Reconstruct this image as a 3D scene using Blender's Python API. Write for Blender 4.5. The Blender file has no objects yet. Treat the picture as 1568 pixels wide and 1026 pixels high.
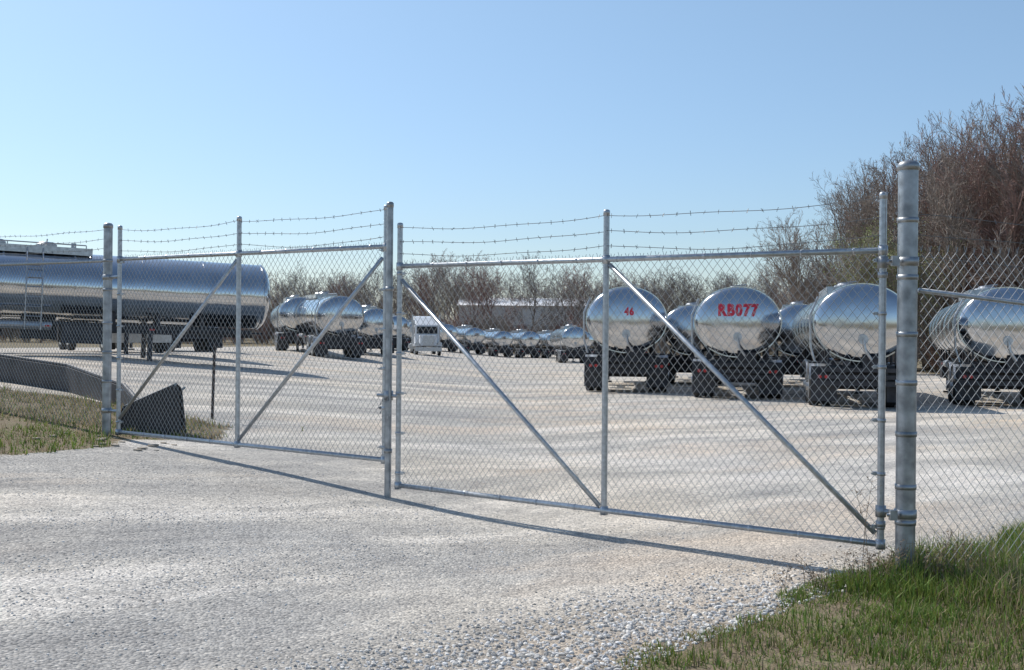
import bpy, math, random, bmesh
import numpy as np
from mathutils import Vector, Matrix
R=random.Random(7); NR=np.random.default_rng(11)
scene=bpy.context.scene
col=scene.collection

# ---------------------------------------------------------------- helpers
def newmat(name):
    m=bpy.data.materials.new(name); m.use_nodes=True
    nt=m.node_tree; b=nt.nodes['Principled BSDF']
    return m,nt,b
def N(nt,t): return nt.nodes.new(t)
def simple(name,c,rough=.6,metal=0,nscale=8,namt=.25,bump=0.0):
    m,nt,b=newmat(name)
    tc=N(nt,'ShaderNodeTexCoord'); no=N(nt,'ShaderNodeTexNoise'); no.inputs['Scale'].default_value=nscale; no.inputs['Detail'].default_value=5
    nt.links.new(tc.outputs['Object'],no.inputs['Vector'])
    cr=N(nt,'ShaderNodeValToRGB')
    cr.color_ramp.elements[0].position=.3; cr.color_ramp.elements[1].position=.7
    cr.color_ramp.elements[0].color=(*[x*(1-namt) for x in c],1); cr.color_ramp.elements[1].color=(*[min(1,x*(1+namt)) for x in c],1)
    nt.links.new(no.outputs['Fac'],cr.inputs['Fac']); nt.links.new(cr.outputs['Color'],b.inputs['Base Color'])
    b.inputs['Roughness'].default_value=rough; b.inputs['Metallic'].default_value=metal
    if bump:
        bp=N(nt,'ShaderNodeBump'); bp.inputs['Strength'].default_value=bump; bp.inputs['Distance'].default_value=.02
        nt.links.new(no.outputs['Fac'],bp.inputs['Height']); nt.links.new(bp.outputs['Normal'],b.inputs['Normal'])
    return m
def vcol(name,rough=.7,trans=0.0):
    m,nt,b=newmat(name)
    a=N(nt,'ShaderNodeAttribute'); a.attribute_name='Col'
    nt.links.new(a.outputs['Color'],b.inputs['Base Color']); b.inputs['Roughness'].default_value=rough
    b.inputs['Specular IOR Level'].default_value=.2
    if trans:
        t=N(nt,'ShaderNodeBsdfTranslucent'); mx=N(nt,'ShaderNodeMixShader'); mx.inputs[0].default_value=trans
        nt.links.new(a.outputs['Color'],t.inputs['Color'])
        nt.links.new(b.outputs[0],mx.inputs[1]); nt.links.new(t.outputs[0],mx.inputs[2])
        nt.links.new(mx.outputs[0],nt.nodes['Material Output'].inputs['Surface'])
    return m

class MB:
    def __init__(s): s.v=[]; s.f=[]; s.m=[]; s.cur=0; s.sm=[]; s.smooth=False
    def add(s,vs,fs):
        o=len(s.v); s.v.extend([tuple(v) for v in vs])
        for f in fs: s.f.append(tuple(i+o for i in f)); s.m.append(s.cur); s.sm.append(s.smooth)
    def box(s,c,d,rot=None):
        c=Vector(c); vs=[]
        for x in(-.5,.5):
            for y in(-.5,.5):
                for z in(-.5,.5):
                    v=Vector((x*d[0],y*d[1],z*d[2]))
                    if rot: v=rot@v
                    vs.append(c+v)
        s.add(vs,[(0,1,3,2),(4,6,7,5),(0,4,5,1),(2,3,7,6),(0,2,6,4),(1,5,7,3)])
    def tube(s,pts,r,n=8,cap=True):
        pts=[Vector(p) for p in pts]; rs=r if isinstance(r,(list,tuple)) else [r]*len(pts)
        vs=[];fs=[]
        for i,p in enumerate(pts):
            d=(pts[min(i+1,len(pts)-1)]-pts[max(i-1,0)]).normalized()
            up=Vector((0,0,1)) if abs(d.z)<.9 else Vector((1,0,0))
            a=d.cross(up).normalized(); b=a.cross(d)
            for k in range(n):
                t=2*math.pi*k/n
                vs.append(p+(a*math.cos(t)+b*math.sin(t))*rs[i])
        for i in range(len(pts)-1):
            for k in range(n):
                k2=(k+1)%n
                fs.append((i*n+k,i*n+k2,(i+1)*n+k2,(i+1)*n+k))
        if cap:
            fs.append(tuple(range(n-1,-1,-1))); fs.append(tuple(range((len(pts)-1)*n,len(pts)*n)))
        s.add(vs,fs)
    def obj(s,name,mats,parent=None,bevel=0):
        me=bpy.data.meshes.new(name); me.from_pydata(s.v,[],s.f)
        for m in (mats if isinstance(mats,list) else [mats]): me.materials.append(m)
        me.polygons.foreach_set('material_index',s.m); me.polygons.foreach_set('use_smooth',s.sm); me.update()
        o=bpy.data.objects.new(name,me); col.objects.link(o)
        if parent: o.parent=parent
        if bevel:
            b=o.modifiers.new('bevel','BEVEL'); b.width=bevel; b.segments=2; b.limit_method='ANGLE'
        return o
def empty(name,loc=(0,0,0),rz=0,sc=1):
    e=bpy.data.objects.new(name,None); e.location=loc; e.rotation_euler=(0,0,rz); e.scale=(sc,)*3; e.empty_display_size=.3
    col.objects.link(e); return e
def linkdata(name,me,parent=None,loc=(0,0,0),rz=0,sc=(1,1,1)):
    o=bpy.data.objects.new(name,me); o.location=loc; o.rotation_euler=(0,0,rz); o.scale=sc
    if parent: o.parent=parent
    col.objects.link(o); return o
def fast(name,V,F,mat,C=None,smooth=False):
    me=bpy.data.meshes.new(name); me.from_pydata(V.tolist(),[],F.tolist()); me.materials.append(mat)
    if C is not None:
        a=me.color_attributes.new('Col','FLOAT_COLOR','POINT')
        c4=np.ones((len(V),4),dtype=np.float32); c4[:,:3]=C; a.data.foreach_set('color',c4.ravel())
    if smooth: me.polygons.foreach_set('use_smooth',[True]*len(F))
    me.update(); return me

# ---------------------------------------------------------------- terrain
def G(x,y):
    x=np.asarray(x,dtype=float); y=np.asarray(y,dtype=float)
    base=np.interp(y,[0,13,32,150],[-.11,-.11,-.34,-2.28])
    l=np.minimum(.5*(np.sqrt(x*x+.5)-x),12)
    und=.012*np.sin(x*1.3+y*.7)*np.sin(y*.9-x*.4)
    return base+.088*l+und*(np.abs(y)<40)
def g(x,y): return float(G(x,y))
def maskR(x,y):
    f=np.interp(x,[-1.5,-.5,0,.37,1.2,2,2.95,4.4,8,20,60],[.5,3.6,5.0,5.7,6.75,7.7,8.5,9.9,12,14,18])
    return np.clip((f-y)/.7+.5,0,1)
def maskL(x,y):
    fr=np.interp(x,[-40,-8,-5,-4.3],[7,9.9,11.3,12.9])
    xr=np.interp(y,[10,10.9,12.6,13.3,14.4,16,17,18.5],[-4.9,-4.9,-4.3,-4.6,-3.7,-3.9,-5.2,-7])
    a=np.clip((y-fr)/.5+.5,0,1)*np.clip((xr-x)/.5+.5,0,1)*np.clip((19-y)/.8,0,1)
    return a
def vnoise(x,y,s,seed=0):
    r=np.random.default_rng(seed); T=r.random((64,64))
    xs=np.asarray(x)*s; ys=np.asarray(y)*s
    xi=np.floor(xs).astype(int); yi=np.floor(ys).astype(int); fx=xs-xi; fy=ys-yi
    fx=fx*fx*(3-2*fx); fy=fy*fy*(3-2*fy)
    a=T[xi%64,yi%64];b=T[(xi+1)%64,yi%64];c=T[xi%64,(yi+1)%64];d=T[(xi+1)%64,(yi+1)%64]
    return (a*(1-fx)+b*fx)*(1-fy)+(c*(1-fx)+d*fx)*fy
def coarse(x,y):   # where loose coarse gravel lies (toward the verge)
    f=np.interp(x,[-6,-3,-1.5,-.5,0,.37,1.2,2,2.95,4.4],[1,3.7,4.8,6.0,6.6,7.0,7.6,8.1,8.8,10])
    return np.clip((f-y)/1.2+.6,0,1)
def grow_axis(a,b,step,far):
    c=list(np.arange(a,b+1e-6,step)); s=step
    while c[-1]<far: s*=1.18; c.append(c[-1]+s)
    s=step; lo=[]
    x=a
    while x>-far: s*=1.18; x-=s; lo.append(x)
    return np.array(lo[::-1]+c)
xs=grow_axis(-10,10,.14,1600); ys=grow_axis(2,21,.14,1600)
XX,YY=np.meshgrid(xs,ys,indexing='ij')
ZZ=G(XX,YY)
mR=maskR(XX,YY); mL=maskL(XX,YY)
far=np.clip((YY-158)/12,0,1)
far=np.maximum(far,np.clip((XX-19-(YY-30)*.12)/2,0,1)*(YY>20))
far=np.maximum(far,np.clip((-XX-28)/3,0,1))
mask=np.clip(np.maximum.reduce([mR,mL,far]),0,1)
V=np.stack([XX,YY,ZZ],-1).reshape(-1,3)
nx,ny=len(xs),len(ys)
I=np.arange(nx*ny).reshape(nx,ny)
F=np.stack([I[:-1,:-1],I[1:,:-1],I[1:,1:],I[:-1,1:]],-1).reshape(-1,4)
gm,nt,b=newmat('gravel_ground')
L=nt.links.new
tc=N(nt,'ShaderNodeNewGeometry')
at=N(nt,'ShaderNodeAttribute'); at.attribute_name='Col'
sm=N(nt,'ShaderNodeSeparateColor'); L(at.outputs['Color'],sm.inputs[0])
def noise(scale,detail=4,vec=None,rough=.55):
    n=N(nt,'ShaderNodeTexNoise'); n.inputs['Scale'].default_value=scale; n.inputs['Detail'].default_value=detail; n.inputs['Roughness'].default_value=rough
    L((vec or tc.outputs['Position']),n.inputs['Vector']); return n
def ramp(fac,stops):
    r=N(nt,'ShaderNodeValToRGB'); cr=r.color_ramp
    while len(cr.elements)<len(stops): cr.elements.new(.5)
    for e,(p,c) in zip(cr.elements,stops): e.position=p; e.color=(*c,1) if len(c)==3 else c
    L(fac,r.inputs['Fac']); return r
def mix(fac,a,bb,mode='MIX'):
    m=N(nt,'ShaderNodeMix'); m.data_type='RGBA'; m.blend_type=mode
    if isinstance(fac,(int,float)): m.inputs[0].default_value=fac
    else: L(fac,m.inputs[0])
    for i,s in ((6,a),(7,bb)):
        if isinstance(s,tuple): m.inputs[i].default_value=(*s,1)
        else: L(s,m.inputs[i])
    return m.outputs[2]
mp0=N(nt,'ShaderNodeMapping'); mp0.inputs['Rotation'].default_value=(0,0,math.radians(-38)); L(tc.outputs['Position'],mp0.inputs['Vector'])
wob=noise(.3,2); wv=N(nt,'ShaderNodeVectorMath'); wv.operation='SCALE'; wv.inputs['Scale'].default_value=1.6; L(wob.outputs['Color'],wv.inputs[0])
wa=N(nt,'ShaderNodeVectorMath'); wa.operation='ADD'; L(mp0.outputs['Vector'],wa.inputs[0]); L(wv.outputs[0],wa.inputs[1])
mp=N(nt,'ShaderNodeMapping'); mp.inputs['Scale'].default_value=(.11,.8,1)
L(wa.outputs[0],mp.inputs['Vector'])
tracks=noise(1.1,6,mp.outputs['Vector'],.62)
mpb=N(nt,'ShaderNodeMapping'); mpb.inputs['Scale'].default_value=(.3,1,1); mpb.inputs['Location'].default_value=(3,7,0); L(wa.outputs[0],mpb.inputs['Vector'])
tan=noise(.55,4,mpb.outputs['Vector'],.6)
big=noise(.13,4)
mid=noise(2.2,7,None,.65)
c1=ramp(tracks.outputs['Fac'],[(.34,(.365,.35,.33)),(.44,(.44,.42,.39)),(.51,(.52,.49,.445)),(.58,(.64,.60,.545)),(.68,(.70,.655,.60)),(.76,(.58,.52,.455))])
tm=ramp(tan.outputs['Fac'],[(.52,(0,0,0)),(.66,(.65,.65,.65))])
cc=mix(tm.outputs['Color'],c1.outputs['Color'],(.62,.52,.42))
c2=ramp(big.outputs['Fac'],[(.36,(.87,.885,.91)),(.5,(.99,.98,.965)),(.64,(1.07,1.01,.93))])
cc=mix(1.0,cc,c2.outputs['Color'],'MULTIPLY')
c3=ramp(mid.outputs['Fac'],[(.3,(.80,.80,.81)),(.5,(1,1,1)),(.7,(1.15,1.14,1.12))])
cc=mix(.8,cc,c3.outputs['Color'],'MULTIPLY')
vo=N(nt,'ShaderNodeTexVoronoi'); vo.inputs['Scale'].default_value=55; L(tc.outputs['Position'],vo.inputs['Vector'])
sep=N(nt,'ShaderNodeSeparateColor'); L(vo.outputs['Color'],sep.inputs[0])
c4=ramp(sep.outputs[0],[(0,(.55,.55,.56)),(.4,(.92,.92,.91)),(.8,(1.1,1.09,1.07)),(1,(1.4,1.38,1.34))])
cc=mix(.85,cc,c4.outputs['Color'],'MULTIPLY')
fine=noise(20,4,None,.85)
c5=ramp(fine.outputs['Fac'],[(.3,(.70,.70,.70)),(.5,(1,1,1)),(.7,(1.2,1.2,1.2))])
cc=mix(.85,cc,c5.outputs['Color'],'MULTIPLY')
cc=mix(sm.outputs[1],cc,mix(1.0,cc,(.70,.685,.665),'MULTIPLY'))
dn=noise(6,6,None,.7)
dirt=ramp(dn.outputs['Fac'],[(.3,(.13,.10,.065)),(.5,(.24,.19,.13)),(.7,(.10,.14,.04))])
en=noise(3.2,6,None,.7)
ma=N(nt,'ShaderNodeMath'); ma.operation='ADD'; L(sm.outputs[0],ma.inputs[0])
ms=N(nt,'ShaderNodeMath'); ms.operation='MULTIPLY_ADD'; L(en.outputs['Fac'],ms.inputs[0]); ms.inputs[1].default_value=1.2; ms.inputs[2].default_value=-.6
L(ms.outputs[0],ma.inputs[1])
mr=ramp(ma.outputs[0],[(.42,(0,0,0)),(.62,(1,1,1))])
cc=mix(mr.outputs['Color'],cc,dirt.outputs['Color'])
L(cc,b.inputs['Base Color']); b.inputs['Roughness'].default_value=.95
b.inputs['Specular IOR Level'].default_value=.15
bm=N(nt,'ShaderNodeBump'); bm.inputs['Strength'].default_value=.8; bm.inputs['Distance'].default_value=.012; bm.invert=True
L(vo.outputs['Distance'],bm.inputs['Height'])
bm2=N(nt,'ShaderNodeBump'); bm2.inputs['Strength'].default_value=.4; bm2.inputs['Distance'].default_value=.05
L(mid.outputs['Fac'],bm2.inputs['Height']); L(bm.outputs['Normal'],bm2.inputs['Normal'])
bm3=N(nt,'ShaderNodeBump'); bm3.inputs['Strength'].default_value=.45; bm3.inputs['Distance'].default_value=.1
L(tracks.outputs['Fac'],bm3.inputs['Height']); L(bm2.outputs['Normal'],bm3.inputs['Normal']); L(bm3.outputs['Normal'],b.inputs['Normal'])
cm=np.stack([mask.ravel(),coarse(XX,YY).ravel(),mask.ravel()*0],-1)
me=fast('gravel_ground',V,F,gm,cm,True); linkdata('gravel_ground',me)

# ---------------------------------------------------------------- loose stones
def stones():
    n=120000
    d=4.3+NR.random(n)**1.3*8.5; u=(NR.random(n)-.5)*1.05
    x=d*u; y=d
    c_,s_=math.cos(math.radians(38)),math.sin(math.radians(38))
    a_=x*c_+y*s_; b_=-x*s_+y*c_
    dens=vnoise(a_*.22+50,b_*1.5+50,1.0,3)*.7+vnoise(x+50,y,3,4)*.3
    br=coarse(x,y)
    keep=(NR.random(n)<np.clip((dens-.45)*1.3,0.03,1)*.7+br*.75)&(maskR(x,y)<.85)&(maskL(x,y)<.6)
    x=x[keep];y=y[keep];br=br[keep];n=len(x)
    s=.004+(.006+.012*br)*NR.random(n)**1.9
    k=5; th=np.arange(k)*2*np.pi/k
    P=np.zeros((n,2*k+1,3)); a0=NR.random((n,1))*6.28
    el=.6+.4*NR.random((n,1))
    for ring,(rr,zz) in enumerate([(1,-.1),(.8,.45)]):
        rad=rr*(.75+.5*NR.random((n,k)))
        P[:,ring*k:(ring+1)*k,0]=rad*np.cos(th); P[:,ring*k:(ring+1)*k,1]=rad*np.sin(th)*el
        P[:,ring*k:(ring+1)*k,2]=zz+.3*(NR.random((n,k))-.5)
    P[:,2*k,2]=.6+.3*NR.random(n)
    c,s2=np.cos(a0),np.sin(a0)
    X=P[:,:,0]*c-P[:,:,1]*s2; Y=P[:,:,0]*s2+P[:,:,1]*c
    P[:,:,0]=X;P[:,:,1]=Y; P*=s[:,None,None]
    P[:,:,0]+=x[:,None];P[:,:,1]+=y[:,None];P[:,:,2]+=G(x,y)[:,None]
    f=[]
    for i in range(k):
        j=(i+1)%k
        f+=[(i,j,k+j),(i,k+j,k+i),(k+i,k+j,2*k)]
    f=np.array(f)
    F=(f[None]+(np.arange(n)*(2*k+1))[:,None,None]).reshape(-1,3)
    v=.27+.53*NR.random(n)**1.05
    wm=NR.random(n)
    C=np.stack([v*(1+.04*wm),v*.98,v*(.96-.08*wm)],-1); C=np.repeat(C[:,None,:],2*k+1,1).reshape(-1,3)
    me=fast('loose_gravel',P.reshape(-1,3),F,vcol('stone',.9),C); linkdata('loose_gravel',me)
stones()

# ---------------------------------------------------------------- grass
grassmat=vcol('grass_blade',.55,.4)
def blades(name,x,y,h,w,colr,lean=.8):
    n=len(x); a=NR.random(n)*6.283; z=G(x,y)
    ld=NR.random(n)*6.283; ln=h*lean*NR.random(n)
    P=np.zeros((n,5,3)); ca,sa=np.cos(a)*w/2,np.sin(a)*w/2
    for i,(sg,t,ww) in enumerate([(-1,0,1),(1,0,1),(-1,.55,.8),(1,.55,.8),(0,1,0)]):
        P[:,i,0]=x+sg*ca*ww+np.cos(ld)*ln*t*t; P[:,i,1]=y+sg*sa*ww+np.sin(ld)*ln*t*t; P[:,i,2]=z-.01+h*t*(1-.3*t*ln/h)
    f=np.array([(0,1,3),(0,3,2),(2,3,4)])
    F=(f[None]+(np.arange(n)*5)[:,None,None]).reshape(-1,3)
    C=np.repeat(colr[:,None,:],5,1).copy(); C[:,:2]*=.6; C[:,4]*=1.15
    linkdata(name,fast(name,P.reshape(-1,3),F,grassmat,C.reshape(-1,3)))
def gcol(n,dry):
    t=NR.random(n)<dry; v=.65+.6*NR.random((n,1))
    gr=np.array([.158,.225,.050])*v; gr[:,0]*=(.75+.5*NR.random(n)); dr=np.array([.36,.29,.18])*v
    return np.where(t[:,None],dr,gr)
n=240000
x=-.9+NR.random(n)*7.8; y=4.2+NR.random(n)*8
pn=vnoise(x+9,y,1.1,5)*.55+vnoise(x+9,y,3.7,6)*.45
m_=maskR(x,y)
k=(m_+(pn-.5)*1.7>.5)&(m_>.02)&(np.abs(x/y)<.53)&(NR.random(n)<np.clip((pn-.15)*2.2,0.12,1))
x=x[k];y=y[k];pn=pn[k]; n=len(x)
near=np.clip(1-np.hypot(x-2.9,y-8.1)/1.0,0,1)
cl=vnoise(x+3,y+3,6,17)
h=(.025+.075*NR.random(n)**1.5)*(0.35+cl*1.0+pn*.7)*np.clip(maskR(x,y)*1.2,.35,1)*(1+1.6*near+.8*(x>3))
dryp=np.clip(.66-vnoise(x+20,y+7,.9,21)*.9,.06,.55)
c=np.where((NR.random(n)<dryp)[:,None],gcol(n,1),gcol(n,0))
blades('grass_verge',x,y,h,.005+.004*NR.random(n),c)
n=42000
x=-12+NR.random(n)*9; y=10+NR.random(n)*9
pn=vnoise(x+30,y,1.3,8)*.55+vnoise(x+30,y,4,9)*.45
k=(maskL(x,y)+(pn-.5)*1.9>.75)
x=x[k];y=y[k];pn=pn[k];n=len(x)
c=gcol(n,.72); q=(y<14.2)&(pn>.45); c[q]=gcol(int(q.sum()),.2)
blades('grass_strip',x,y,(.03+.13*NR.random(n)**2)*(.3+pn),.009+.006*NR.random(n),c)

# ---------------------------------------------------------------- fence materials
galv=simple('galvanised_steel',(.46,.48,.50),.38,.72,30,.2,.05)
galvd=simple('weathered_galvanised_steel',(.36,.375,.39),.42,.7,10,.35,.1)
wirem=simple('galvanised_wire',(.36,.37,.38),.42,.6,5,.1)
barbm=simple('barbed_wire_steel',(.20,.20,.20),.6,.4,5,.1)
def LP(s,z,off=0):
    return Vector((2.634-.801*s-.599*off, 8.13+.599*s-.801*off, z))
def meshwires(P0,P1,z0,z1,parent,name='chain_link_mesh',spikes=True):
    P0=Vector(P0);P1=Vector(P1);W=(P1-P0).length;d=(P1-P0)/W;nrm=Vector((-d.y,d.x,0))
    H=z1-z0; w=.070;hh=.086; sl=w/hh; mb=MB(); r=.0022
    for sg in(1,-1):
        c=-H*sl
        while c<W:
            a=c+R.uniform(-.004,.004)
            if sg==1: s0,s1=a,a+H*sl
            else: s0,s1=a+H*sl,a
            ds=s1-s0
            ta,tb=sorted(((0-s0)/ds,(W-s0)/ds)); t0=max(0,ta);t1=min(1,tb)
            if t1>t0+.01:
                off=.0025*sg
                def pt(t):
                    s=s0+ds*t; bw=.012*math.sin(s*2.1+1)*math.sin(math.pi*t)
                    q=P0+d*s+nrm*(off+bw); return Vector((q.x,q.y,z0+H*t))
                mb.tube([pt(t0),pt((t0+t1)/2),pt(t1)],r,3,False)
            c+=w
    if spikes:
        s=0
        while s<W:
            q=P0+d*s
            for dd in(-1,1):
                mb.tube([(q.x,q.y,z1),(q.x+d.x*.012*dd+nrm.x*.01*dd,q.y+d.y*.012*dd,z1+.045+R.uniform(-.01,.01))],.0022,3,False)
            mb.tube([(q.x,q.y,z0),(q.x+d.x*.012,q.y+d.y*.012,z0-.03)],.0022,3,False)
            s+=w
    mb.obj(name,wirem,parent)
def barbed(A,B,parent,sag=.03,name='barbed_wire'):
    A=Vector(A);B=Vector(B);L_=(B-A).length;n=int(L_/.12); mb=MB(); ph=R.random()*6
    f=lambda t:A.lerp(B,t)+Vector((0,0,-sag*4*t*(1-t)+.006*math.sin(t*L_*5+ph)))
    mb.tube([f(i/n) for i in range(n+1)],.0026,5,False)
    for i in range(n):
        p=f((i+.5)/n)
        for k in range(2):
            v=Vector((R.uniform(-.3,.3),R.uniform(-1,1),R.uniform(-1,1))).normalized()*.02
            mb.tube([p-v,p+v],.002,3,False)
    mb.obj(name,barbm,parent)
def post(mb,P,z0,z1,r,cap=True,n=20):
    mb.smooth=True; mb.tube([(P.x,P.y,z0),(P.x,P.y,z1)],r,n,False)
    if cap: mb.tube([(P.x,P.y,z1-.03),(P.x,P.y,z1+.01),(P.x,P.y,z1+.01+r*.35),(P.x,P.y,z1+.01+r*.5)],[r*1.1,r*1.1,r*.8,r*.1],n)
    mb.smooth=False
def collar(mb,P,z,r,h=.03,d=None):
    mb.smooth=True; mb.tube([(P.x,P.y,z-h/2),(P.x,P.y,z+h/2)],r,16); mb.smooth=False
    if d is not None:
        q=P+d*(r+.015); mb.box((q.x,q.y,z),(.03,.03,h)); mb.tube([(q.x-.03,q.y-.02,z),(q.x+.03,q.y+.02,z)],.006,6)
dl=Vector((-.801,.599,0))
def leaf(sa,sb,zb,zt,ztop,name,diag):
    e=empty(name); mb=MB(); mid=(sa+sb)/2
    for s in(sa,mid,sb):
        P=LP(s,0); post(mb,P,zb-.02,ztop,.0255)
    for z in(zb,zt):
        mb.smooth=True; mb.tube([LP(sa,z),LP(sb,z)],.0225,14); mb.smooth=False
    for s in(sa,sb):
        z=zb+.12
        while z<zt: collar(mb,LP(s,0),z,.031,.025,dl if s==sa else -dl); z+=.38
    for s in (sa,mid,sb):
        for z in (zb,zt):
            collar(mb,LP(s,0),z,.034,.07)
    for (s1,z1,s2,z2) in diag:
        mb.smooth=True; mb.tube([LP(s1,z1,.0),LP(s2,z2,.0)],.02,12); mb.smooth=False
    for w in range(int((sb-sa)/.4)):
        for z in (zb,zt):
            s=sa+.2+w*.4; mb.tube([LP(s,z),LP(s+.012,z)],.0265,10)
    mb.obj('frame',galv,e)
    meshwires(LP(sa+.03,0,-.028),LP(sb-.03,0,-.028),zb,zt+.005,e)
    for i,zz in enumerate((ztop-.03,ztop-.16,ztop-.28)):
        barbed(LP(sa,zz,.02),LP(mid,zz,.02),e,.03+.015*i); barbed(LP(mid,zz,.02),LP(sb,zz,.02),e,.04)
    return e
leaf(0,4.63,.125,2.215,2.61,'chain_link_gate',[(4.60,2.08,2.36,.16),(2.28,2.17,.04,.20)])
leaf(4.81,9.12,.355,2.41,2.79,'chain_link_gate',[(4.86,2.30,6.95,.40),(7.0,2.34,9.1,.52)])
e=empty('gate_drop_rod'); mb=MB(); P=LP(4.735,0,.03)
post(mb,P,g(P.x,P.y)-.1,2.81,.032)
collar(mb,P,.98,.045,.09); collar(mb,P,2.0,.04,.04); collar(mb,P,.45,.04,.04)
mb.tube([LP(4.60,.98,.05),LP(4.86,.98,.05)],.016,8); mb.tube([LP(4.68,.93,.07),LP(4.68,1.07,.07)],.012,8)
mb.box(LP(4.70,.90,.08),(.05,.03,.06))
for i in range(14):
    t=i/13*2*math.pi; c=LP(4.72+.07*math.cos(t),.86+.09*math.sin(t),.09)
    mb.tube([c+Vector((0,0,-.012)),c+Vector((.004,0,.012))],.006,5)
mb.obj('pole',galvd,e)
e=empty('gate_post'); mb=MB(); P=Vector((2.775,8.03,0))
post(mb,P,g(P.x,P.y)-.15,2.80,.068,True,32)
for z in (2.42,2.02,1.62,1.28,.92,.55,.30): collar(mb,P,z,.0735,.035)
for z in (2.13,.36):
    collar(mb,P,z,.077,.06)
    mb.tube([LP(-.06,z),LP(.0,z)],.02,10); collar(mb,LP(0,0),z,.037,.08); collar(mb,LP(0,0),z-.09,.034,.04)
    mb.tube([(P.x-.08,P.y-.08,z),(P.x-.15,P.y-.06,z)],.012,8); mb.box((P.x-.11,P.y-.07,z),(.05,.04,.07))
mb.obj('post',galvd,e)
e=empty('gate_post'); mb=MB(); PL=LP(9.36,0)
post(mb,PL,g(PL.x,PL.y)-.15,2.82,.052,True,24)
for z in (2.4,2.05,1.65,1.3,.95,.6): collar(mb,PL,z,.057,.03,None)
for z in (2.2,.6): mb.tube([PL+Vector((0,0,z)),LP(9.12,z)],.02,8); collar(mb,PL,z,.06,.06)
mb.obj('post',galvd,e)
e=empty('chain_link_fence'); mb=MB()
mb.smooth=True; mb.tube([LP(9.38,2.40),LP(22,2.47)],.021,12); mb.smooth=False
for s in (12.6,15.8,19,22): P=LP(s,0); post(mb,P,g(P.x,P.y)-.1,2.9,.03)
mb.obj('rails_and_posts',galv,e)
meshwires(LP(9.42,0,-.03),LP(22,0,-.03),.40,2.42,e)
for zz in (2.78,2.66,2.55): barbed(LP(9.38,zz),LP(12.6,zz+.03),e,.03); barbed(LP(12.6,zz+.03),LP(22,zz+.08),e,.08)
e=empty('chain_link_fence'); mb=MB()
B0=Vector((2.80,8.03,0)); B1=Vector((6.0,8.75,0)); B2=Vector((9.2,9.5,0))
for P in (B1,B2): post(mb,P,g(P.x,P.y)-.1,2.8,.03)
mb.smooth=True; mb.tube([B0+Vector((.06,.01,1.93)),(6.0,8.75,1.62)],.018,10); mb.smooth=False
mb.obj('braces_and_posts',galv,e)
meshwires(B0+Vector((.07,0,0)),B1,-.05,2.2,e); meshwires(B1,B2,-.05,2.2,e)
for zz in (2.72,2.58,2.42): barbed(B0+Vector((0,0,zz-.25)),B1+Vector((0,0,zz-.3)),e,.05)

# ---------------------------------------------------------------- tank trailers
stm,nt,b=newmat('polished_stainless')
L=nt.links.new
tc=N(nt,'ShaderNodeTexCoord'); no=N(nt,'ShaderNodeTexNoise'); no.inputs['Scale'].default_value=.9; no.inputs['Detail'].default_value=2
L(tc.outputs['Object'],no.inputs['Vector'])
no2=N(nt,'ShaderNodeTexNoise'); no2.inputs['Scale'].default_value=3; no2.inputs['Detail'].default_value=6; L(tc.outputs['Object'],no2.inputs['Vector'])
cr=N(nt,'ShaderNodeValToRGB'); cr.color_ramp.elements[0].color=(.44,.45,.47,1); cr.color_ramp.elements[1].color=(.66,.67,.68,1)
L(no2.outputs['Fac'],cr.inputs['Fac']); L(cr.outputs['Color'],b.inputs['Base Color'])
b.inputs['Metallic'].default_value=1
mr_=N(nt,'ShaderNodeMapRange'); mr_.inputs[3].default_value=.06; mr_.inputs[4].default_value=.22; L(no2.outputs['Fac'],mr_.inputs[0]); L(mr_.outputs[0],b.inputs['Roughness'])
bp=N(nt,'ShaderNodeBump'); bp.inputs['Strength'].default_value=.25; bp.inputs['Distance'].default_value=.12; L(no.outputs['Fac'],bp.inputs['Height']); L(bp.outputs['Normal'],b.inputs['Normal'])
alum=simple('brushed_aluminium',(.45,.46,.47),.35,.8,10,.2)
black=simple('black_rubber',(.02,.02,.02),.8,0,10,.3)
dark=simple('dark_chassis_paint',(.035,.035,.04),.6,.1,6,.4)
redl=simple('red_reflector',(.45,.02,.02),.3,0)
redp=simple('red_paint',(.6,.02,.05),.5,0)
whitep=simple('white_paint',(.62,.64,.66),.35,0,3,.12)
glass=simple('dark_glass',(.02,.025,.03),.06,0,2,.1)
TA,TB,ZC,DD=1.16,.95,2.12,.30
def tankmesh(Ln):
    prof=[]
    for i in range(11):
        t=i/10*math.pi/2; prof.append((DD*(1-math.cos(t)) ,max(math.sin(t),.002)))
    for k in range(1,13): prof.append((DD+(Ln-2*DD)*k/13,1))
    for i in range(11):
        t=(1-i/10)*math.pi/2; prof.append((Ln-DD*(1-math.cos(t)),max(math.sin(t),.002)))
    mb=MB(); mb.smooth=True; n=64; vs=[];fs=[]
    for y,r in prof:
        for k in range(n):
            t=2*math.pi*k/n; vs.append((TA*r*math.cos(t),y,ZC+TB*r*math.sin(t)))
    for i in range(len(prof)-1):
        for k in range(n): k2=(k+1)%n; fs.append((i*n+k,i*n+k2,(i+1)*n+k2,(i+1)*n+k))
    mb.add(vs,fs)
    ring=[DD,DD+.10]+[DD+(Ln-2*DD)*q for q in (.14,.28,.42,.57,.72,.86)]+[Ln-DD]
    for y in ring:
        vs=[];fs=[]
        for j,(dy,dr) in enumerate([(-.025,-.01),(-.025,.022),(.025,.022),(.025,-.01)]):
            for k in range(n):
                t=2*math.pi*k/n; vs.append(((TA+dr)*math.cos(t),y+dy,ZC+(TB+dr)*math.sin(t)))
        for j in range(3):
            for k in range(n): k2=(k+1)%n; fs.append((j*n+k,j*n+k2,(j+1)*n+k2,(j+1)*n+k))
        mb.smooth=False; mb.add(vs,fs)
    return mb
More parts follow.
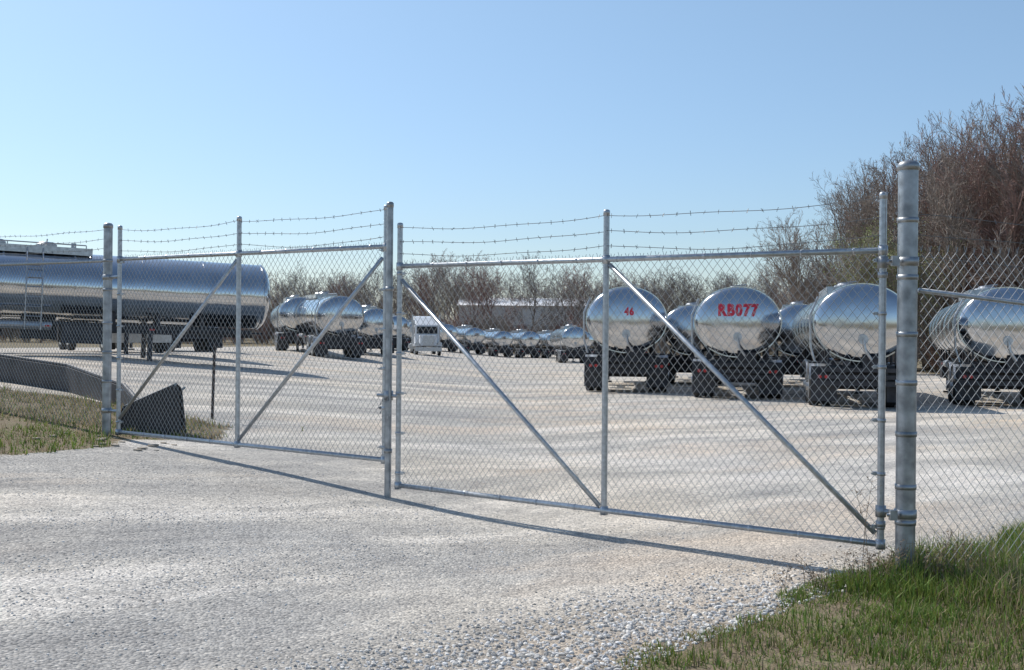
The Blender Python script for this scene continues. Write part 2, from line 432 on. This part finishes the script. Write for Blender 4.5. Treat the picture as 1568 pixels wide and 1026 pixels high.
def wheel(mb,x,y,r=.5,w=.26):
    sx=1 if x>0 else -1
    mb.cur=1; mb.smooth=True
    mb.tube([(x-w/2,y,r),(x-w/2+.03,y,r),(x+w/2-.03,y,r),(x+w/2,y,r)],[r*.86,r,r,r*.86],28)
    mb.cur=0; mb.smooth=False
    mb.tube([(x+sx*(w/2-.02),y,r),(x+sx*(w/2+.004),y,r)],r*.56,20); mb.tube([(x+sx*w/2,y,r),(x+sx*(w/2+.06),y,r)],.1,12)
def trailer_parts(Ln=12.4):
    out=[]
    out.append(('tank',tankmesh(Ln),[stm]))
    mb=MB()
    for sx in(-.42,.42):
        mb.box((sx,2.2,1.0),(.09,4.2,.26)); mb.box((sx,Ln-2.6,1.0),(.09,4.2,.22)); mb.box((sx,Ln/2,1.1),(.07,Ln-2,.1))
    for y in (.3,1.2,2.1,3.0,3.9,Ln-4.4,Ln-3.2,Ln-2.,Ln-1.): mb.box((0,y,1.0),(1.7,.1,.14)); mb.box((-.8,y,1.2),(.05,.1,.5)); mb.box((.8,y,1.2),(.05,.1,.5))
    mb.box((0,Ln-1.3,1.03),(1.9,2.0,.05))
    for y in (1.35,2.6): mb.tube([(-1.1,y,.5),(1.1,y,.5)],.07,10); mb.box((-.5,y,.68),(.1,.9,.14)); mb.box((.5,y,.68),(.1,.9,.14)); mb.tube([(-.55,y+.3,.75),(.55,y+.3,.75)],.1,10)
    mb.box((0,.1,.62),(2.3,.1,.12)); mb.box((0,.9,.85),(1.2,.06,.4)); mb.box((0,.5,.95),(1.9,.9,.1))
    for sx in(-.55,.55): mb.box((sx,.14,.84),(.08,.08,.36))
    for sx in(-1,1): mb.box((sx*.9,.32,.6),(.62,.02,.86)); mb.box((sx*.98,.36,1.12),(.6,.1,.05))
    for sx in(-.75,.75):
        y=Ln-3.4; mb.box((sx,y,.62),(.13,.13,1.0)); mb.box((sx,y,.06),(.3,.3,.06)); mb.tube([(sx,y,.9),(sx*.6,y+.8,1.0)],.03,6)
    mb.tube([(-.75,Ln-3.4,.75),(.75,Ln-3.4,.75)],.03,6); mb.tube([(-.75,Ln-3.4,.35),(.75,Ln-3.4,.95)],.02,6)
    mb.box((.0,Ln/2,.85),(.5,.9,.4)); mb.tube([(0,.4,1.12),(0,.7,.98),(0,Ln/2,.95)],.06,10)
    for sx in(-1,1): mb.box((sx*.85,Ln-5.2,.82),(.5,1.1,.5)); mb.box((sx*.88,4.6,.86),(.4,.7,.4))
    mb.box((.25,.25,1.14),(.5,.35,.3)); mb.tube([(.25,.0,1.15),(.25,.3,1.15)],.09,14); mb.tube([(-.35,.05,1.12),(-.35,.4,1.12)],.07,12)
    out.append(('chassis',mb,[dark]))
    mb=MB()
    for y in (1.35,2.6):
        for sx in(-1,1):
            wheel(mb,sx*.78,y); wheel(mb,sx*1.08,y)
    out.append(('wheels',mb,[alum,black]))
    mb=MB()
    for sx in(-1,1):
        mb.tube([(sx*1.0,5.3,1.02),(sx*1.0,Ln-6,1.02)],.11,14)
        for y in(1.35,2.6):
            pts=[(y+.58*math.cos(t),.5+.60*math.sin(t)) for t in [math.pi*(.1+.8*i/8) for i in range(9)]]
            for i in range(8):
                (ya,za),(yb,zb)=pts[i],pts[i+1]
                mb.add([(sx*.66,ya,za),(sx*1.22,ya,za),(sx*1.22,yb,zb),(sx*.66,yb,zb),(sx*.66,ya,za+.02),(sx*1.22,ya,za+.02),(sx*1.22,yb,zb+.02),(sx*.66,yb,zb+.02)],[(0,1,2,3),(7,6,5,4),(0,4,5,1),(1,5,6,2),(2,6,7,3)])
    top=ZC+TB; m=Ln*.47
    mb.box((-.3,m,top+.02),(.45,3.2,.04)); mb.box((.3,m,top+.02),(.45,3.2,.04))
    for dx in(-.55,.55): mb.box((dx,m,top+.02),(.04,3.3,.2))
    for dy in(-1.65,1.65): mb.box((0,m+dy,top+.03),(1.1,.04,.2))
    for dy in(-.8,.5): mb.tube([(0,m+dy,top),(0,m+dy,top+.2),(0,m+dy,top+.26)],[.27,.27,.2],20); mb.tube([(-.2,m+dy,top+.26),(.3,m+dy,top+.32)],.02,6)
    mb.tube([(.0,m+1.2,top),(0,m+1.2,top+.28)],.07,10)
    for dy in(-1.5,-.5,.5,1.5): mb.tube([(.55,m+dy,top),(.55,m+dy,top+.2)],.015,6)
    mb.tube([(.55,m-1.5,top+.2),(.55,m+1.5,top+.2)],.018,6)
    ly=m+.2
    for dy in(-.2,.2): mb.tube([(1.24,ly+dy,.9),(1.24,ly+dy,2.1),(1.05,ly+dy,2.75),(.55,ly+dy,top+.05)],.02,6)
    for i in range(8):
        z=1.0+i*.26; x_=1.24 if z<2.1 else 1.24-(z-2.1)*.3
        mb.tube([(x_,ly-.2,z),(x_,ly+.2,z)],.014,6)
    mb.tube([(-1.05,.35,.9),(-1.22,.35,1.5),(-1.24,.35,2.3),(-1.05,.35,2.75)],.03,8)
    mb.tube([(0,.03,ZC-.42),(0,-.04,ZC-.42)],.12,16)
    mb.tube([(0,-.05,ZC-.42),(.05,-.06,ZC-.7),(0.2,.0,1.2)],.035,8)
    out.append(('fittings',mb,[alum]))
    mb=MB()
    mb.box((0,.04,.78),(2.3,.05,.1))
    out.append(('rear_bar',mb,[dark]))
    mb=MB()
    for x_ in(-1.02,-.86,.86,1.02): mb.tube([(x_,.012,.78),(x_,-.01,.78)],.045,12)
    for sx in(-1,1):
        for y in(3.9,6.5,9.2): mb.box((sx*1.115,y,1.02),(.02,.14,.05))
    out.append(('lamps',mb,[redl]))
    return out
TP={}
def trailer(x,y,dirx,diry,sc=1,Ln=12.4,text=None):
    z=g(x,y); rz=math.atan2(-dirx,diry)
    l=math.hypot(dirx,diry); z2=g(x+dirx/l*Ln,y+diry/l*Ln)
    e=empty('tank_trailer',(x,y,z),rz,sc)
    e.rotation_euler=(math.atan2(z2-z,Ln),0,rz)
    if Ln not in TP:
        TP[Ln]=[]
        for nme,mb,mats in trailer_parts(Ln):
            o=mb.obj(nme,mats,e,0); TP[Ln].append((nme,o.data))
    else:
        for nme,me in TP[Ln]: linkdata(nme,me,e)
    if text:
        t,w,zz,xx=text
        cu=bpy.data.curves.new('lettering','FONT'); cu.body=t; cu.align_x='CENTER'; cu.align_y='CENTER'; cu.size=.42; cu.offset=.024; cu.resolution_u=3; cu.space_character=1.16
        tmp=bpy.data.objects.new('t',cu); col.objects.link(tmp)
        bpy.context.view_layer.update()
        me=bpy.data.meshes.new_from_object(tmp.evaluated_get(bpy.context.evaluated_depsgraph_get())); bpy.data.objects.remove(tmp)
        ws=max(v.co.x for v in me.vertices)-min(v.co.x for v in me.vertices); k=w/ws
        bm=bmesh.new(); bm.from_mesh(me); bmesh.ops.triangulate(bm,faces=bm.faces[:])
        bmesh.ops.subdivide_edges(bm,edges=bm.edges[:],cuts=2,use_grid_fill=True)
        for v in bm.verts:
            X=v.co.x*k+xx; Z=v.co.y*k*1.2+zz
            q=1-(X/TA)**2-(Z/TB)**2
            v.co=Vector((X,DD*(1-math.sqrt(max(q,0)))-.008,ZC+Z))
        bm.to_mesh(me); bm.free(); me.materials.clear(); me.materials.append(redp)
        linkdata('number_lettering',me,e)
    return e
trailer(3.55,35.5,.11,1,1.08,text=('46',.28,.22,.08))
trailer(6.28,31.8,.19,1,1.03,text=('RB077',1.08,.30,0))
trailer(6.9,44,.16,1); trailer(10.6,42,.22,1)
trailer(8.55,27.8,.20,1); trailer(12.55,28.9,.30,1)
trailer(17.2,33,.34,1)
trailer(-7.95-11.5,35.1-5.2,11.5,5.2,1.03,12.6)
trailer(-9.7-11.9,40.6-4.2,11.9,4.2,.98)
trailer(-11.5,62,-.25,1,.97); trailer(-8.2,55,-.35,1,.99); trailer(-8.3,70,-.25,1,.95); trailer(-13.5,49,-.6,1)
for xx,yy in ((-7.2,128),(-4.1,129),(-.9,130),(2.2,131),(5.2,131),(-10.6,127),(8.3,130),(11.4,131),(14.6,132)): trailer(xx,yy,-.25+R.uniform(-.05,.05),1,.97+R.random()*.05)
trailer(5.35,96,-.05,1)
trailer(-10,100,-.3,1)

# ---------------------------------------------------------------- semi tractors
def tractor(x,y,rz,body,sc=1):
    e=empty('semi_truck',(x,y,g(x,y)),rz,sc)
    mb=MB(); mb.box((0,-1.9,1.35),(1.5,1.7,.95)); mb.box((0,-.3,1.75),(2.15,1.7,1.9)); mb.box((0,1.1,1.95),(2.3,1.5,2.4))
    mb.add([(-1.0,-1.0,2.7),(1.0,-1.0,2.7),(1.1,1.8,2.9),(-1.1,1.8,2.9),(-1.0,.5,3.4),(1.0,.5,3.4),(1.05,1.8,3.5),(-1.05,1.8,3.5)],[(0,3,2,1),(4,5,6,7),(0,1,5,4),(1,2,6,5),(2,3,7,6),(3,0,4,7)])
    for sx in(-1,1): mb.box((sx*.98,-2.0,1.0),(.42,1.3,.35))
    mb.obj('cab',body,e,.06)
    mb=MB(); mb.box((0,-1.17,2.25),(1.8,.06,.62)); 
    for sx in(-1,1): mb.box((sx*1.085,-.45,2.2),(.03,.9,.55))
    mb.obj('windows',glass,e)
    mb=MB(); mb.box((0,-2.78,1.35),(.95,.08,.9)); mb.box((0,-2.9,.6),(2.3,.2,.35))
    for sx in(-1,1): mb.tube([(sx*1.22,.3,1),(sx*1.22,.3,3.6)],.07,10); mb.box((sx*.95,-2.72,1.1),(.25,.06,.2)); mb.tube([(sx*1.2,.8,.75),(sx*1.2,2.2,.75)],.28,14); mb.box((sx*1.4,-1.0,2.3),(.2,.08,.5))
    mb.obj('chrome',alum,e)
    mb=MB(); mb.box((0,2.5,.85),(.9,5.5,.2)); mb.box((0,3.9,1.1),(1,1,.12)); mb.obj('chassis',dark,e)
    mb=MB()
    for yy in(-2,3.3,4.6):
        for sx in(-1,1): wheel(mb,sx*1.0,yy)
    mb.obj('wheels',[alum,black],e)
tractor(-6.9,92,.15,whitep,.9); tractor(-11.3,106,.2,whitep,.9)
tractor(-15.5,45,.6,simple('dark_blue_paint',(.03,.05,.12),.3))

# ---------------------------------------------------------------- warehouse
def warehouse():
    x0,x1,y0,y1=-9,13,194,217; zb=g(0,192)-.2; zt=5.2
    e=empty('warehouse_building'); mb=MB()
    mb.box(((x0+x1)/2,(y0+y1)/2,(zb+zt)/2),(x1-x0,y1-y0,zt-zb))
    x=x0+.5
    while x<x1: mb.box((x,y0-.03,(zb+zt)/2),(.12,.06,zt-zb)); x+=1.0
    mb.obj('walls',simple('metal_siding',(.78,.78,.76),.5,0,2,.05),e)
    mb=MB(); yc=(y0+y1)/2
    mb.add([(x0-.4,y0-.4,zt),(x1+.4,y0-.4,zt),(x1+.4,yc,zt+1.6),(x0-.4,yc,zt+1.6),(x0-.4,y1+.4,zt),(x1+.4,y1+.4,zt)],[(0,1,2,3),(3,2,5,4),(0,3,4),(1,5,2),(0,4,5,1)])
    mb.obj('roof',simple('metal_roof',(.8,.8,.8),.5,0,2,.05),e)
    mb=MB()
    for x in (-5,1,7): mb.box((x,y0-.08,zb+2.2),(3.4,.05,4.2))
    mb.obj('doors',simple('door_grey',(.3,.31,.32),.5),e)
warehouse()

# ---------------------------------------------------------------- trees
def bark(name,c): return simple(name,c,.9,0,3,.35)
barkA=bark('bark_grey_brown',(.27,.225,.19)); barkB=bark('bark_reddish_brown',(.28,.18,.15)); barkC=bark('bark_dull',(.22,.19,.165))
def tree_mesh(name,H,seed,mat,nch=(12,7,6,5),trunk=.62,limb=(.36,.52),angs=(22,55),trunkr=.16,leaves=None,multi=1,twigr=.012,t0=.25):
    r=random.Random(seed); V=[];F=[];LV=[]; levels=len(nch)
    def tube(pts,rs,rib):
        o=len(V); m=len(pts); k_=2 if rib else (5 if rs[0]>.05 else 3)
        ph=r.random()*3.14
        for i,p in enumerate(pts):
            d=(pts[min(i+1,m-1)]-pts[max(i-1,0)])
            if d.length<1e-6: d=Vector((0,0,1))
            d.normalize(); up=Vector((0,0,1)) if abs(d.z)<.9 else Vector((1,0,0))
            a=d.cross(up).normalized(); b_=a.cross(d)
            for k in range(k_):
                t=2*math.pi*k/k_+ph; q=p+(a*math.cos(t)+b_*math.sin(t))*rs[i]; V.append((q.x,q.y,q.z))
        for i in range(m-1):
            if rib: F.append((o+i*2,o+i*2+1,o+i*2+3,o+i*2+2))
            else:
                for k in range(k_):
                    k2=(k+1)%k_; F.append((o+i*k_+k,o+i*k_+k2,o+(i+1)*k_+k2,o+(i+1)*k_+k))
    segs=[8,6,4,3,2]
    def br(p,d,L_,rad,lev):
        n=segs[lev]; pts=[p.copy()]; q=p.copy(); dd=d.copy()
        for i in range(n):
            wig=.08 if lev==0 else .11
            dd=(dd+Vector((r.gauss(0,wig),r.gauss(0,wig),r.gauss(0,wig*.6)+(.03 if lev==0 else .09 if lev==1 else .05)))).normalized()
            q=q+dd*L_/n; pts.append(q.copy())
        end=.4 if lev<levels else .6
        rs=[max(rad*(1-(1-end)*i/n),twigr*.5) for i in range(n+1)]
        tube(pts,rs,lev>=levels)
        if leaves and lev>=levels-1: LV.append(pts[-1].copy())
        if lev>=levels: return
        for c in range(nch[lev]):
            lo=t0 if lev==0 else .15
            t=lo+(1-lo)*(c+r.random())/nch[lev]
            fi=min(t*n,n-1e-3); i=int(fi); pp=pts[i].lerp(pts[i+1],fi-i)
            loc=(pts[i+1]-pts[i]).normalized()
            az=r.random()*6.283+c*2.4; perp=loc.cross(Vector((math.cos(az),math.sin(az),.3))).normalized()
            ang=math.radians(r.uniform(*angs)); 
            if lev==0: ang*=1.15-.55*(t-lo)/(1-lo)
            nd=(loc*math.cos(ang)+perp*math.sin(ang)).normalized()
            if lev==0: cl=H*r.uniform(*limb)*(1.05-.3*abs(t-.6))
            else: cl=L_*r.uniform(.38,.62)*(1.12-.55*t)
            br(pp,nd,cl,max(rs[i]*r.uniform(.45,.65),twigr),lev+1)
    for k in range(multi):
        a=r.random()*6.28+k*2.2; sp=.2*(multi>1)
        br(Vector((math.cos(a)*.3*(multi>1),math.sin(a)*.3*(multi>1),0)),Vector((math.cos(a)*sp,math.sin(a)*sp,1)).normalized(),H*trunk*(1-.1*k),trunkr*(1 if k==0 else .75),0)
    hz=sorted(v[2] for v in V)[int(len(V)*.999)]; s=H/hz
    V=[(v[0]*s,v[1]*s,v[2]*s-.3) for v in V]
    me=bpy.data.meshes.new(name); me.from_pydata(V,[],F); me.materials.append(mat)
    if leaves:
        lv=[];lf=[]
        for p in LV:
            p=p*s
            for j in range(2):
                c=p+Vector((r.gauss(0,.12),r.gauss(0,.12),r.gauss(0,.12))); o=len(lv)
                for k in range(3): lv.append(tuple(c+Vector((r.uniform(-1,1),r.uniform(-1,1),r.uniform(-1,1)))*.05))
                lf.append((o,o+1,o+2))
        lm=bpy.data.meshes.new(name+'_leaves'); lm.from_pydata(lv,[],lf); lm.materials.append(leaves); return me,lm
    return me
leafm=simple('young_leaf',(.27,.31,.10),.6,0,2,.4)
def put_tree(nm,parts,x,y,rz,s):
    e=empty(nm,(x,y,g(x,y)),rz,s)
    for pn,me in parts: linkdata(pn,me,e)
T1=tree_mesh('trunk_and_branches',14,1,barkA,(13,8,6,6),multi=2,trunk=.64,limb=(.34,.48),angs=(18,48),trunkr=.2)
T2=tree_mesh('trunk_and_branches',14,2,barkB,(13,8,6,6),angs=(18,48),multi=2,trunk=.64,limb=(.34,.48),trunkr=.18)
T3=tree_mesh('trunk_and_branches',14,3,barkA,(17,9,6,5),multi=1,trunk=.72,limb=(.34,.5),angs=(22,50),trunkr=.22)
T4,T4L=tree_mesh('trunk_and_branches',10,4,barkA,(11,8,6,5),trunkr=.12,leaves=leafm,multi=2)
for x,y,s,k,a in [(24.6,72,1.08,0,0.3),(27.4,69,1.06,1,1),(29.0,64,1.08,1,2),(31.2,67,1.18,1,3),(22.4,74,.95,2,1.2),(30.4,62,1.22,0,2),(29,80,1.16,0,4),(26,83,1.12,2,5),(34,73,1.38,1,.6),(34,64,1.32,2,.2),(21.6,80,.82,0,3.3),(30.5,74,1.2,1,2.6),(25.6,78,1.08,1,.4),(28.3,73,1.12,2,5.1),(32.2,77,1.36,0,1.7),(23.6,82,1.0,2,2.2),(26.2,66,1.0,2,4.4),(29.6,68,1.14,0,.9)]:
    put_tree('bare_tree',[('trunk_and_branches',(T1,T2,T3)[k])],x,y,a,s)
put_tree('budding_tree',[('trunk_and_branches',T4),('leaves',T4L)],21.4,68,0,.95)
put_tree('budding_tree',[('trunk_and_branches',T4),('leaves',T4L)],23.4,67,2,.85)
D=[tree_mesh('bare_tree_branches',14,20+i,(barkC,barkA,barkB,barkC)[i],(11,7,6,4),multi=1+(i%2),twigr=.018,t0=.2) for i in range(4)]
S=[tree_mesh('brush_branches',5.5,40+i,(barkC,barkB)[i],(9,7,6),trunk=.7,limb=(.3,.5),angs=(20,60),trunkr=.05,multi=6,twigr=.018,t0=.05) for i in range(2)]
dt=empty('distant_tree_line')
x=-95
while x<98:
    for row in range(2):
        y=(180 if row==0 else 206)+R.uniform(-9,9)
        px=x/y*1750+784
        hh=np.interp(px,[-100,380,430,600,640,860,920,1150,1290,1600],[9,10,12,11.5,15,15.5,13.5,13,14.5,15])
        if 700<px<890 and row==0 and R.random()<.3: continue
        s=hh/13.7*R.uniform(.8,1.08)*(1.08 if row else 1)
        linkdata('bare_tree_branches',D[R.randrange(4)],dt,(x+R.uniform(-1.5,1.5),y,g(x,y)),R.random()*6.28,(s*1.15,s*1.15,s))
    x+=2.9
br_=empty('distant_brush')
x=-95
while x<100:
    for row in range(2):
        y=165+row*9+R.uniform(-3,3); s=R.uniform(.7,1.15)
        linkdata('brush_branches',S[R.randrange(2)],br_,(x+R.uniform(-1,1),y,g(x,y)),R.random()*6.28,(s*1.2,s*1.2,s))
    x+=2.3
th=empty('brush_thicket')
for i in range(60):
    x=19.5+R.random()*20; y=62+R.random()*26; s=R.uniform(.6,1.0)
    if x/y<.27: continue
    linkdata('brush_branches',S[R.randrange(2)],th,(x,y,g(x,y)),R.random()*6.28,(s,s,s))

# ---------------------------------------------------------------- small things near the left post
e=empty('black_feed_trough',(-4.55,14.5,g(-4.55,14.5)),math.radians(12),.92); mb=MB()
pr=[(-.42,0),(-.36,.36),(.30,.66),(.36,.60),(.40,0)]
for yy0,yy1 in((-.28,-.25),(.25,.28)):
    vs=[(a,yy0,z) for a,z in pr]+[(a,yy1,z) for a,z in pr]; n=len(pr)
    mb.add(vs,[tuple(range(n)),tuple(range(2*n-1,n-1,-1))]+[(i,i+n,(i+1)%n+n,(i+1)%n) for i in range(n)])
mb.box((-.03,0,.512),(.73,.5,.03),Matrix.Rotation(-math.radians(24.4),3,'Y'))
mb.box((-.39,0,.18),(.03,.5,.36),Matrix.Rotation(math.radians(9),3,'Y')); mb.tube([(.40,-.3,.6),(.46,-.3,.02)],.015,6); mb.tube([(.40,-.3,.6),(.40,.3,.6)],.018,6)
mb.obj('body',simple('black_plastic',(.025,.025,.028),.45,0,4,.3),e)
e=empty('low_guard_rail',(0,0,0)); mb=MB()
pts=[(-12.5,21.2),(-9.6,20.6),(-7.6,19.6),(-6.0,17.7),(-5.3,16.4)]
for i in range(len(pts)-1):
    (xa,ya),(xb,yb)=pts[i],pts[i+1]; za,zb_=g(xa,ya)+.08,g(xb,yb)+.08; ha=.36 if i<2 else (.34 if i==2 else .22); hb=.36 if i<1 else (.34 if i==1 else (.22 if i==2 else .04))
    vs=[]
    for (x_,y_,zz,h_) in((xa,ya,za,ha),(xb,yb,zb_,hb)):
        vs+= [(x_,y_-.12,zz-.2),(x_,y_-.12,zz+h_),(x_,y_+.12,zz+h_),(x_,y_+.12,zz-.2)]
    mb.add(vs,[(0,1,5,4),(1,2,6,5),(2,3,7,6),(0,3,2,1),(4,5,6,7)])
    mb.tube([(xa,ya,za+ha+.02),(xb,yb,zb_+hb+.02)],.035,8)
mb.obj('rail_body',simple('dark_weathered_steel',(.06,.06,.065),.6,.2,3,.4),e)
mb=MB(); mb.tube([(-4.45,17,g(-4.45,17)-.1),(-4.42,17,g(-4.45,17)+1.1)],.022,6); mb.box((-4.42,17,g(-4.45,17)+1.05),(.05,.02,.12)); mb.obj('steel_stake',simple('rusty_steel',(.06,.045,.04),.8),None)
mb=MB()
for i in range(30):
    x_=-4.4+R.uniform(-.9,.5); y_=12.9+R.uniform(-.5,.6); s=R.uniform(.015,.055); z_=g(x_,y_)
    a=R.random()*3
    vs=[(x_+s*math.cos(a+k*1.257)*R.uniform(.8,1.2),y_+s*math.sin(a+k*1.257)*.8,z_-.01+zz*s) for zz in(0,.6) for k in range(5)]
    mb.add(vs,[tuple(range(5,10))]+[(k,(k+1)%5,(k+1)%5+5,k+5) for k in range(5)])
mb.obj('rubble_stones',simple('limestone',(.36,.31,.25),.9,0,20,.3))
def weed(cx,cy,n,hmin,hmax,nm,mat):
    mb=MB()
    for i in range(n):
        x_=cx+R.gauss(0,.13);y_=cy+R.gauss(0,.13);z_=g(x_,y_);h=R.uniform(hmin,hmax);lx,ly=R.gauss(0,.3),R.gauss(0,.3)
        top=Vector((x_+lx*h,y_+ly*h,z_+h)); m_=Vector((x_+lx*h*.3,y_+ly*h*.3,z_+h*.55))
        mb.tube([(x_,y_,z_),m_,top],[.0026,.002,.001],4,False)
        for k in range(7):
            t=R.uniform(.45,1); p=m_.lerp(top,(t-.45)/.55); q=p+Vector((R.gauss(0,.05),R.gauss(0,.05),R.uniform(.0,.06)))
            mb.tube([p,q],[.0014,.001],3,False)
            for _ in range(2):
                c=q+Vector((R.gauss(0,.012),R.gauss(0,.012),R.gauss(0,.012)))
                mb.add([c+Vector((R.uniform(-1,1),R.uniform(-1,1),R.uniform(-1,1)))*.012 for _ in range(3)],[(0,1,2)])
    mb.obj(nm,mat)
dryw=simple('dry_weed_stalk',(.26,.19,.13),.9)
weed(2.45,8.1,2,.6,.72,'dry_weed',dryw); weed(2.5,7.85,22,.08,.28,'dry_weed',dryw); weed(2.05,7.75,12,.05,.18,'dry_weed',dryw); weed(3.0,7.9,16,.1,.35,'dry_weed',dryw)

# ---------------------------------------------------------------- light, sky, camera
el=math.radians(47); az=math.atan2(-.801,.599)+math.radians(3.0); sx,sy=math.sin(az),math.cos(az)
w=bpy.data.worlds.new('World'); scene.world=w; w.use_nodes=True
nt=w.node_tree; bg=nt.nodes['Background']; sk=nt.nodes.new('ShaderNodeTexSky'); sk.sky_type='NISHITA'; sk.sun_disc=False
sk.sun_elevation=el; sk.sun_rotation=math.atan2(sx,sy); sk.air_density=1.0; sk.dust_density=.6; sk.ozone_density=1.4
tcw=nt.nodes.new('ShaderNodeTexCoord'); sxyz=nt.nodes.new('ShaderNodeSeparateXYZ'); nt.links.new(tcw.outputs['Generated'],sxyz.inputs[0])
rp=nt.nodes.new('ShaderNodeValToRGB'); cr=rp.color_ramp; cr.elements.new(.5); 
for e_,(p,c) in zip(cr.elements,[(0,(.84,.94,1.14)),(.08,(.80,.91,1.07)),(.30,(1.08,1.15,1.14))]): e_.position=p; e_.color=(*c,1)
nt.links.new(sxyz.outputs['Z'],rp.inputs['Fac'])
mx=nt.nodes.new('ShaderNodeMix'); mx.data_type='RGBA'; mx.blend_type='MULTIPLY'; mx.inputs[0].default_value=1
nt.links.new(sk.outputs[0],mx.inputs[6]); nt.links.new(rp.outputs['Color'],mx.inputs[7])
nt.links.new(mx.outputs[2],bg.inputs[0]); bg.inputs[1].default_value=.124
ld=bpy.data.lights.new('sun','SUN'); ld.energy=4.4; ld.angle=math.radians(.53); ld.color=(1,.96,.90)
so=bpy.data.objects.new('sun',ld); col.objects.link(so)
dv=Vector((-sx*math.cos(el),-sy*math.cos(el),-math.sin(el))); so.rotation_euler=dv.to_track_quat('-Z','Y').to_euler(); so.location=(0,0,30)
cd=bpy.data.cameras.new('camera'); cam=bpy.data.objects.new('camera',cd); col.objects.link(cam)
cam.location=(0,0,1.65); cam.rotation_euler=(math.radians(90),math.radians(-.5),0)
cd.sensor_width=36; cd.lens=40.18; cd.shift_y=-.0083; cd.clip_end=4000; cd.clip_start=.05
scene.camera=cam
scene.view_settings.view_transform='Standard'; scene.view_settings.look='None'; scene.view_settings.exposure=0
